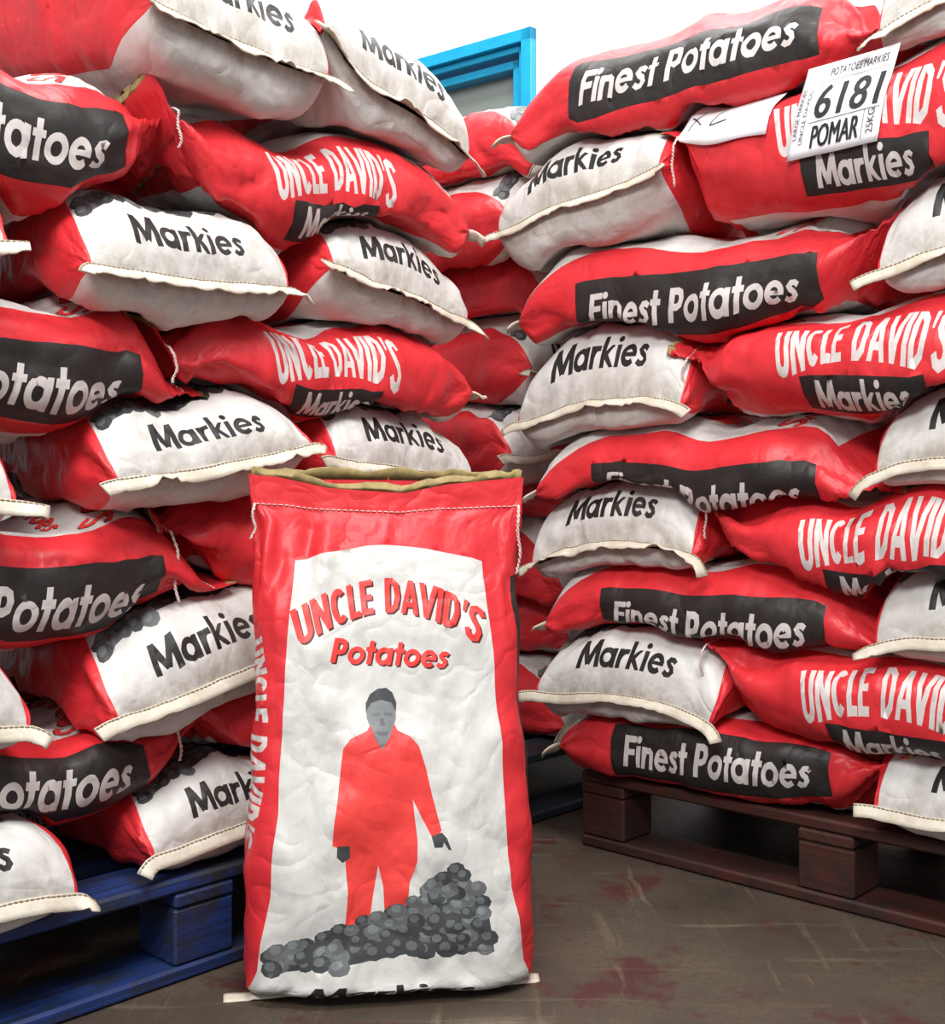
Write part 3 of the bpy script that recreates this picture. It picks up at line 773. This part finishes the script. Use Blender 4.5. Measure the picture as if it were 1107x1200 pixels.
def pallet(label, fr, t0, t1, depth, mat, n0=0., z=.147):
    root = thing('wooden_pallet', label, 'pallet', None, tuple(fr.at(t0, n0, 0)))
    base = np.array(fr.at(t0, n0, 0))
    def part(name, ta, tb, na, nb, za, zb, jit=0):
        c = fr.at((ta + tb) / 2, (na + nb) / 2, (za + zb) / 2) - base
        V, F = boxvf(c, fr.d, fr.n, UP, (tb - ta) / 2, (nb - na) / 2, (zb - za) / 2, .004)
        o = fixn(mesh(name, V, F, mat, root, smooth=False))
        uv = o.data.uv_layers.new(name='UVMap'); long_t = (tb - ta) > (nb - na); rnd = random.random() * 9
        for lp in o.data.loops:
            co_ = np.array(o.data.vertices[lp.vertex_index].co)
            a, b = co_ @ fr.d, co_ @ fr.n
            if not long_t: a, b = b, a
            uv.data[lp.index].uv = (a + rnd, b + co_[2] + rnd)
        return o
    W = t1 - t0
    nb = 7; bw = .1; gap = (depth - nb * bw) / (nb - 1)
    for i in range(nb):
        a = n0 + i * (bw + gap); part('deck_board', t0, t1, a, a + bw, z - .021, z)
    for i in range(3):
        tc_ = [t0 + .05, (t0 + t1) / 2, t1 - .05][i]
        part('stringer_board', tc_ - .05, tc_ + .05, n0, n0 + depth, z - .043, z - .022)
        for j in range(3):
            nc = [n0 + .05, n0 + depth / 2, n0 + depth - .05][j]
            part('block', tc_ - .05, tc_ + .05, nc - .048, nc + .048, .0225, z - .044)
    for j in range(3):
        nc = [n0 + .05, n0 + depth / 2, n0 + depth - .05][j]
        part('bottom_board', t0, t1, nc - .05, nc + .05, .001, .022)
    return root
pallet('dark red stained wooden pallet under right hand stack of sacks', FR, 0, 1.02, 1.0, M_pr)
pallet('blue painted wooden pallet under left hand stack of sacks', FL, -.58, .46, 1.0, M_pb)
pallet('blue black pallet corner in the gap behind standing sack', FL, .72, 1.74, 1.0, M_pd, n0=.145)

# ------------------------------------------------------------------ the stacks
HR = Heights(FR, .147); HL = Heights(FL, .147); HB = Heights(FL, .147)
GR = 'potato sacks stacked on the dark red pallet'; GL = 'potato sacks stacked on the blue pallet'; GB = 'potato sacks stacked at the back'
def E(fr, hm, grp, label, tc, z, th, wid=.40, roll=0., n=-.03, seed=0, seam=-.028, **k):
    sp = dict(th=th, len=.74, wid=wid, seam_z=seam, roll=-roll, neck=False, **k)
    return build_sack(sp, fr.at(tc, n, z), fr.n, -fr.d, UP, seed, label, grp, hm)
def Fs(fr, hm, grp, label, t0, t1, z0, z1, th, wid=.40, n=0., seed=0, **k):
    sp = dict(th=th, len=t1 - t0, wid=wid, tilt=z1 - z0, **k)
    return build_sack(sp, fr.at(t0, n + wid / 2, (z0 + z1) / 2), fr.d, fr.n, UP, seed, label, grp, hm)
def Us(fr, hm, grp, label, t0, t1, z0, z1, th, wid=.40, n=0., seed=0, **k):
    """neck at t0 (left), bottom at t1"""
    sp = dict(th=th, len=t1 - t0, wid=wid, tilt=z0 - z1, **k)
    return build_sack(sp, fr.at(t1, n + wid / 2, (z0 + z1) / 2), -fr.d, -fr.n, UP, seed, label, grp, hm)
RN = -.035
OW = {}
# right stack, bottom row first
Fs(FR, HR, GR, 'red sack with slanted white lettering on black, lying directly on dark red pallet', -.03, .65, .215, .25, .13, n=RN, seed=9, roll_u=.0)
E(FR, HR, GR, 'white sewn sack end overhanging the dark red pallet deck at right edge', 0.80, .205, .135, .39, seed=19)
E(FR, HR, GR, 'white sewn sack end tilted down to right, second row above dark red pallet', .128, .31, .16, .41, roll=-.11, seed=8, n=-.05)
Us(FR, HR, GR, 'red sack with arched white letters, lowest of its kind in right stack', .262, 1.0, .36, .365, .15, n=RN - .01, neck_z=.03, flap=.03, seed=18, roll_u=-.01)
Fs(FR, HR, GR, 'red sack with black panel, third row above the dark red pallet', -.066, .65, .435, .50, .135, n=RN, seed=7, roll_u=.01)
E(FR, HR, GR, 'white sewn sack end at right edge, second lowest in its column', 0.80, .455, .16, .39, seed=17)
E(FR, HR, GR, 'white sewn sack end beside the open top of the standing sack', .085, .585, .165, .39, roll=.06, seed=6)
Us(FR, HR, GR, 'red sack with arched white letters level with top of standing sack', .253, .99, .60, .60, .14, n=RN - .01, seed=16, roll_u=-.005)
Fs(FR, HR, GR, 'red sack with black panel half tucked under, red S showing on its white top', -.09, .64, .69, .75, .13, n=RN, seed=5, roll_u=.035)
E(FR, HR, GR, 'white sewn sack end at right edge, middle of its column', 0.80, .735, .165, .39, seed=15)
E(FR, HR, GR, 'white sewn sack end beside the crumpled red neck, fourth row down right stack', .057, .87, .20, .40, seed=4, seam=-.035)
Us(FR, HR, GR, 'red sack with arched white letters and crumpled upright neck', .217, .96, .945, .885, .16, n=RN - .01, neck_z=.015, flap=.03, seed=14, roll_u=-.005)
Fs(FR, HR, GR, 'red sack with black panel in third row down of right stack', -.135, .635, 1.045, 1.08, .17, n=RN, seed=3, roll_u=.02)
E(FR, HR, GR, 'white sewn sack end below the numbered ticket at right edge', 0.81, 1.065, .19, .40, seed=13)
E(FR, HR, GR, 'white sewn sack end slanting up to right beside the handwritten slip', .02, 1.275, .20, .41, roll=.16, seed=2, seam=-.02, n=-.05)
OW['ticket'] = Us(FR, HR, GR, 'red sack carrying a handwritten slip and a numbered ticket', .20, .98, 1.30, 1.275, .22, vn=.70, neck_twist=.1, n=RN - .01, seed=12, roll_u=-.005)
Fs(FR, HR, GR, 'red sack with big black panel on top of right stack', -.156, .635, 1.425, 1.45, .18, n=RN, seed=1, roll_u=-.02, sag=.02)
E(FR, HR, GR, 'white sewn sack end cut by the top right corner of the photo', 0.81, 1.43, .19, .40, seed=11)
# left stack
LN = .03
E(FL, HL, GL, 'white sewn sack end overhanging blue pallet at lower left corner', -.45, .20, .13, .36, n=-.03, seed=39)
E(FL, HL, GL, 'white sewn sack end resting on the blue pallet beside standing sack', 0.02, .238, .12, .34, roll=.12, n=.01, seed=29)
E(FL, HL, GL, 'white sewn sack end on the blue pallet hidden behind standing sack', .38, .205, .125, .35, n=.03, seed=49)
Fs(FL, HL, GL, 'red sack with black panel, lowest of its kind over the blue pallet', -.72, .02, .285, .325, .11, n=LN, seed=28)
Us(FL, HL, GL, 'red sack neck with long hanging thread low beside standing sack', -.09, .55, .33, .33, .13, n=LN, seed=38)
E(FL, HL, GL, 'white sewn sack end at left edge, third row above blue pallet', -.5, .42, .14, .36, n=.0, seed=37)
E(FL, HL, GL, 'white sewn sack end slanting up toward middle of standing sack', -.03, .45, .145, .36, roll=.18, n=.01, seed=27)
E(FL, HL, GL, 'white sewn sack end hidden behind the middle of standing sack', .38, .45, .14, .35, n=.03, seed=47)
Fs(FL, HL, GL, 'red sack with black panel left of the standing sack title', -.7, .03, .585, .58, .155, n=LN, seed=26, roll_u=.025)
Us(FL, HL, GL, 'red sack with stitched neck flap just left of standing sack top', -.1, .545, .63, .60, .14, n=LN, neck_z=.04, flap=.05, seed=36)
E(FL, HL, GL, 'white sewn sack end at left edge, middle row of left stack', -.52, .71, .15, .36, n=.0, seed=35)
E(FL, HL, GL, 'white sewn sack end slanting up, just above left of standing sack', -.03, .775, .14, .36, roll=.17, n=.01, seed=25)
E(FL, HL, GL, 'white sewn sack end directly above open top of standing sack', .374, .765, .15, .34, roll=-.12, n=.03, seed=45)
Fs(FL, HL, GL, 'red sack with black panel and white upper strip, middle left', -.74, -.01, .895, .87, .165, n=LN, seed=24, roll_u=.03)
Us(FL, HL, GL, 'red sack with arched white letters, lower of two in left stack', -.113, .54, .89, .89, .14, n=LN, neck_z=.03, flap=.03, seed=34)
E(FL, HL, GL, 'white sewn sack end at far left edge showing only its tape tail', -.53, 1.04, .15, .36, n=.0, seed=33)
E(FL, HL, GL, 'broad white sewn sack end in third row down of left stack', -.07, 1.035, .155, .345, roll=.02, n=.01, seed=23)
E(FL, HL, GL, 'white sewn sack end slanting down to right in third row down', .365, 1.065, .16, .335, roll=-.2, n=.03, seed=43)
Fs(FL, HL, GL, 'red sack with black panel in second row down of left stack', -.78, -.04, 1.185, 1.165, .175, n=LN, seed=22, roll_u=.0)
Us(FL, HL, GL, 'red sack with arched white letters, upper of two in left stack', -.10, .53, 1.18, 1.18, .155, n=LN, neck_z=.035, flap=.05, seed=32)
E(FL, HL, GL, 'dirty white sewn sack end, higher left one on top of left stack', 0.025, 1.475, .20, .33, plain=True, tilt=.15, roll=-.08, n=.01, seed=21)
E(FL, HL, GL, 'dirty white sewn sack end slanting down beside the blue window frame', .36, 1.375, .18, .37, roll=-.3, n=.03, seed=31)
# stack at the back, seen through the gap
rows = ['%s sack in the dark gap between the two front stacks' % k for k in ('lowest', 'second lowest', 'third lowest', 'fourth lowest', 'middle', 'fourth from top', 'third from top', 'second from top', 'topmost')]
zz = .215
for i in range(9):
    E(FL, HB, GB, rows[i], 1.045 + (-.04, .03, -.015, .02, -.045, .0, .035, -.03, .01)[i] + (.12 if i < 4 else 0), zz, .165, .37, n=.15 + .02 * ((i * 5) % 3), seed=60 + i, roll=(.05, -.1, .08, -.05)[i % 4], tails=(.03, .07), plain=True)
    zz += .149

# ------------------------------------------------------------------ the standing sack
yaw = math.radians(9); lean = math.radians(4.5)
Zf = np.array([math.sin(yaw), -math.cos(yaw), 0.]); Xu = np.array([0, math.sin(lean), math.cos(lean)])
Zf = Zf - Xu * (Zf @ Xu); Zf /= np.linalg.norm(Zf); Yl = np.cross(Zf, Xu)
def flat(W):
    dip = np.interp(TV[:, 0], [0, U1 - .02, U1 + .03, U1 + .10, U1 + .2, U1 + .26, U2, PER], [0, 0, .004, .02, .026, .012, 0, 0])
    W = W - Xu * (dip * smooth((TV[:, 1] - .70) / .08))[:, None]
    W[:, 2] = np.where(W[:, 2] < .004, .004 + (W[:, 2] - .004) * .02, W[:, 2]); return W
sp = dict(th=.20, len=.715, wid=.40, cap=.03, cap_e=.55, vc=.092, vn=.3, seam_z=.03, neck_z=-.012, amp=.9, neck_twist=0,
          body=([0, .1, .16, .25, .4, .55, .66, .74, .78], [1, 1, 1.0, .95, .8, .55, .3, .06, .05]),
          wprof=[.93, .99, 1.02, .96, .96, 1.0, 1.02], gus=.18, tails=(.03, .05), droop=.0, tape_out=.2, tape_down=-1.0, floor=True, thread_r=True, lining=1.6, thread_dir=(0, -.5, 0), stitch_in=.045)
ST, STW = build_sack(sp, np.array([-.122, 1.70, .004]), Xu, Yl, Zf, 77, 'open red and white potato sack standing upright on the floor', None, None, flat)

# ------------------------------------------------------------------ papers stuck on the upper red sack
def paper_on(root, Wv, us, vs, n, m, off, stiff=0.):
    """grid of points lying on the sack surface over the given print coordinates"""
    G = np.zeros((m, n, 3))
    for j in range(m):
        for i in range(n):
            a, b = i / (n - 1), j / (m - 1)
            uu = (us[0] * (1 - a) + us[1] * a) * (1 - b) + (us[2] * (1 - a) + us[3] * a) * b
            vv = (vs[0] * (1 - a) + vs[1] * a) * (1 - b) + (vs[2] * (1 - a) + vs[3] * a) * b
            d = (TV[:, 0] - uu) ** 2 + (TV[:, 1] - vv) ** 2; k = np.argpartition(d, 6)[:6]; wt = 1 / (d[k] + 1e-6)
            G[j, i] = (Wv[k] * wt[:, None]).sum(0) / wt.sum()
    for _ in range(4):
        H_ = G.copy(); H_[1:-1] = (G[:-2] + G[1:-1] * 2 + G[2:]) / 4; G = H_.copy()
        H_[:, 1:-1] = (G[:, :-2] + G[:, 1:-1] * 2 + G[:, 2:]) / 4; G = H_
    if stiff:                                            # card keeps nearly flat and stands off the sack's shoulder
        ii, jj = np.meshgrid(np.arange(n), np.arange(m)); lowr = jj < m * .6
        A_ = np.stack([ii[lowr], jj[lowr], np.ones(lowr.sum())], 1); C_, *_ = np.linalg.lstsq(A_, G[lowr], rcond=None)
        G = G * (1 - stiff) + stiff * (np.stack([ii, jj, np.ones_like(ii)], 2) @ C_)
    N = np.cross(np.gradient(G, axis=1), np.gradient(G, axis=0)); N /= np.linalg.norm(N, axis=2, keepdims=True)
    if N.mean((0, 1))[1] > 0: N = -N
    D = np.zeros((m, n))
    for j in range(m):
        for i in range(n):
            q = Wv - G[j, i]; k = np.where((q ** 2).sum(1) < .013 ** 2)[0]
            if len(k): D[j, i] = max(0, (q[k] @ N[j, i]).max())
    for _ in range(3): D = np.pad(D, 1, 'edge'); D = (D[:-2, 1:-1] + D[2:, 1:-1] + D[1:-1, :-2] + D[1:-1, 2:] + 2 * D[1:-1, 1:-1]) / 6
    G = G + N * (off + D * 1.15)[:, :, None]
    N = np.cross(np.gradient(G, axis=1), np.gradient(G, axis=0)); N /= np.linalg.norm(N, axis=2, keepdims=True)
    if N.mean((0, 1))[1] > 0: N = -N
    return G, N
def paper_mesh(name, root, G, N, label):
    m, n, _ = G.shape; base = np.array(root.location)
    V = list((G - base).reshape(-1, 3)) + list((G - N * .0006 - base).reshape(-1, 3)); F = []; o = m * n
    for j in range(m - 1):
        for i in range(n - 1):
            q = (j * n + i, j * n + i + 1, (j + 1) * n + i + 1, (j + 1) * n + i); F.append(q); F.append(tuple(o + k for k in q[::-1]))
    rim = [i for i in range(n)] + [j * n + n - 1 for j in range(1, m)] + [(m - 1) * n + i for i in range(n - 2, -1, -1)] + [j * n for j in range(m - 2, 0, -1)]
    for a, b in zip(rim, rim[1:] + rim[:1]): F.append((a, o + a, o + b, b))
    p = fixn(mesh(name, V, F, M_label, root)); p['label'] = label
    return p
def on_grid(G, N, x, y, off):
    m, n, _ = G.shape; a = np.clip(x, 0, .9999) * (n - 1); b = np.clip(y, 0, .9999) * (m - 1); i, j = a.astype(int), b.astype(int); fa, fb = (a - i)[:, None], (b - j)[:, None]
    g = lambda A: (A[j, i] * (1 - fa) + A[j, i + 1] * fa) * (1 - fb) + (A[j + 1, i] * (1 - fa) + A[j + 1, i + 1] * fa) * fb
    return g(G) + g(N) * off
def words(txt, x0, y0, x1, y1, rot=False, bold=0.0):
    """flat outline of a line of type filling the box (fractions of the paper)"""
    cu = bpy.data.curves.new('type', 'FONT'); cu.body = txt; cu.offset = bold; cu.resolution_u = 3
    o = bpy.data.objects.new('type', cu); COL.objects.link(o); bpy.context.view_layer.update()
    me = bpy.data.meshes.new_from_object(o.evaluated_get(bpy.context.evaluated_depsgraph_get()))
    import bmesh
    bm = bmesh.new(); bm.from_mesh(me); bmesh.ops.triangulate(bm, faces=bm.faces)
    for _ in range(4):
        lng = [e for e in bm.edges if e.calc_length() > .13]
        if not lng: break
        bmesh.ops.subdivide_edges(bm, edges=lng, cuts=1); bmesh.ops.triangulate(bm, faces=bm.faces)
    bm.to_mesh(me); bm.free()
    V = np.array([tuple(v.co) for v in me.vertices])[:, :2]; F = [tuple(p.vertices) for p in me.polygons]
    bpy.data.objects.remove(o); bpy.data.curves.remove(cu); bpy.data.meshes.remove(me)
    V = (V - V.min(0)) / (V.max(0) - V.min(0))
    if rot: V = np.stack([1 - V[:, 1], V[:, 0]], 1)
    return V * [x1 - x0, y1 - y0] + [x0, y0], F
troot, TW = OW['ticket']
G, N = paper_on(troot, TW, (.236, .242, .350, .350), (.515, .368, .490, .346), 16, 12, .0035, stiff=.85)
tk = paper_mesh('paper_ticket', troot, G, N, 'printed white ticket with large number')
V = []; F = []
def add_print(vf):
    o = len(V); V.extend(map(tuple, vf[0])); F.extend([tuple(i + o for i in f) for f in vf[1]])
for dx in (-.009, 0, .009): add_print(words('6181', .24 + dx, .37, .93 + dx, .72))
for dx in (-.006, 0, .006): add_print(words('POMAR', .26 + dx, .08, .78 + dx, .30))
add_print(words('POTATOES MARKIES', .30, .83, .92, .92)); add_print(words('25KG', .86, .10, .93, .33, rot=True))
add_print(words('LARGE MARKIES', .03, .20, .075, .74, rot=True)); add_print(words("UNCLE DAVIDS", .11, .14, .155, .70, rot=True))
for x0, y0, x1, y1 in ((.2, .335, .97, .343), (.815, .06, .82, .335), (.2, .77, .97, .776)):
    k = 12; add_print(([(x0 + (x1 - x0) * i / k, y) if x1 - x0 > .1 else (x, y0 + (y1 - y0) * i / k) for i in range(k + 1) for x, y in ((x0, y0), (x1, y1))],
                       [(2 * i, 2 * i + 1, 2 * i + 3, 2 * i + 2) for i in range(k)]))
P2 = np.array(V); base = np.array(troot.location)
mesh('ticket_print', on_grid(G, N, P2[:, 0], P2[:, 1], .0015) - base, F, M_print, tk, smooth=False)
G, N = paper_on(troot, TW, (.268, .272, .348, .352), (.745, .550, .720, .538), 18, 8, .0035, stiff=.4)
sl = paper_mesh('handwritten_slip', troot, G, N, 'blank white slip with letters XL in pen')
V = []; F = []
for a, b in (((.13, .30), (.24, .72)), ((.12, .62), (.27, .38)), ((.44, .85), (.38, .36)), ((.38, .36), (.55, .44))):
    p = np.linspace(a, b, 9); d = np.array(b) - np.array(a); d = d / np.linalg.norm(d * [2.4, 1]); nn = np.array([-d[1] / 2.4 * 1.0, d[0] * 2.4]) * .012; o = len(V)
    for q_ in p: V += [tuple(q_ + nn), tuple(q_ - nn)]
    F += [(o + 2 * i, o + 2 * i + 1, o + 2 * i + 3, o + 2 * i + 2) for i in range(8)]
P2 = np.array(V)
mesh('pen_letters', on_grid(G, N, P2[:, 0], P2[:, 1], .0015) - base, F, M_pen, sl, smooth=False)
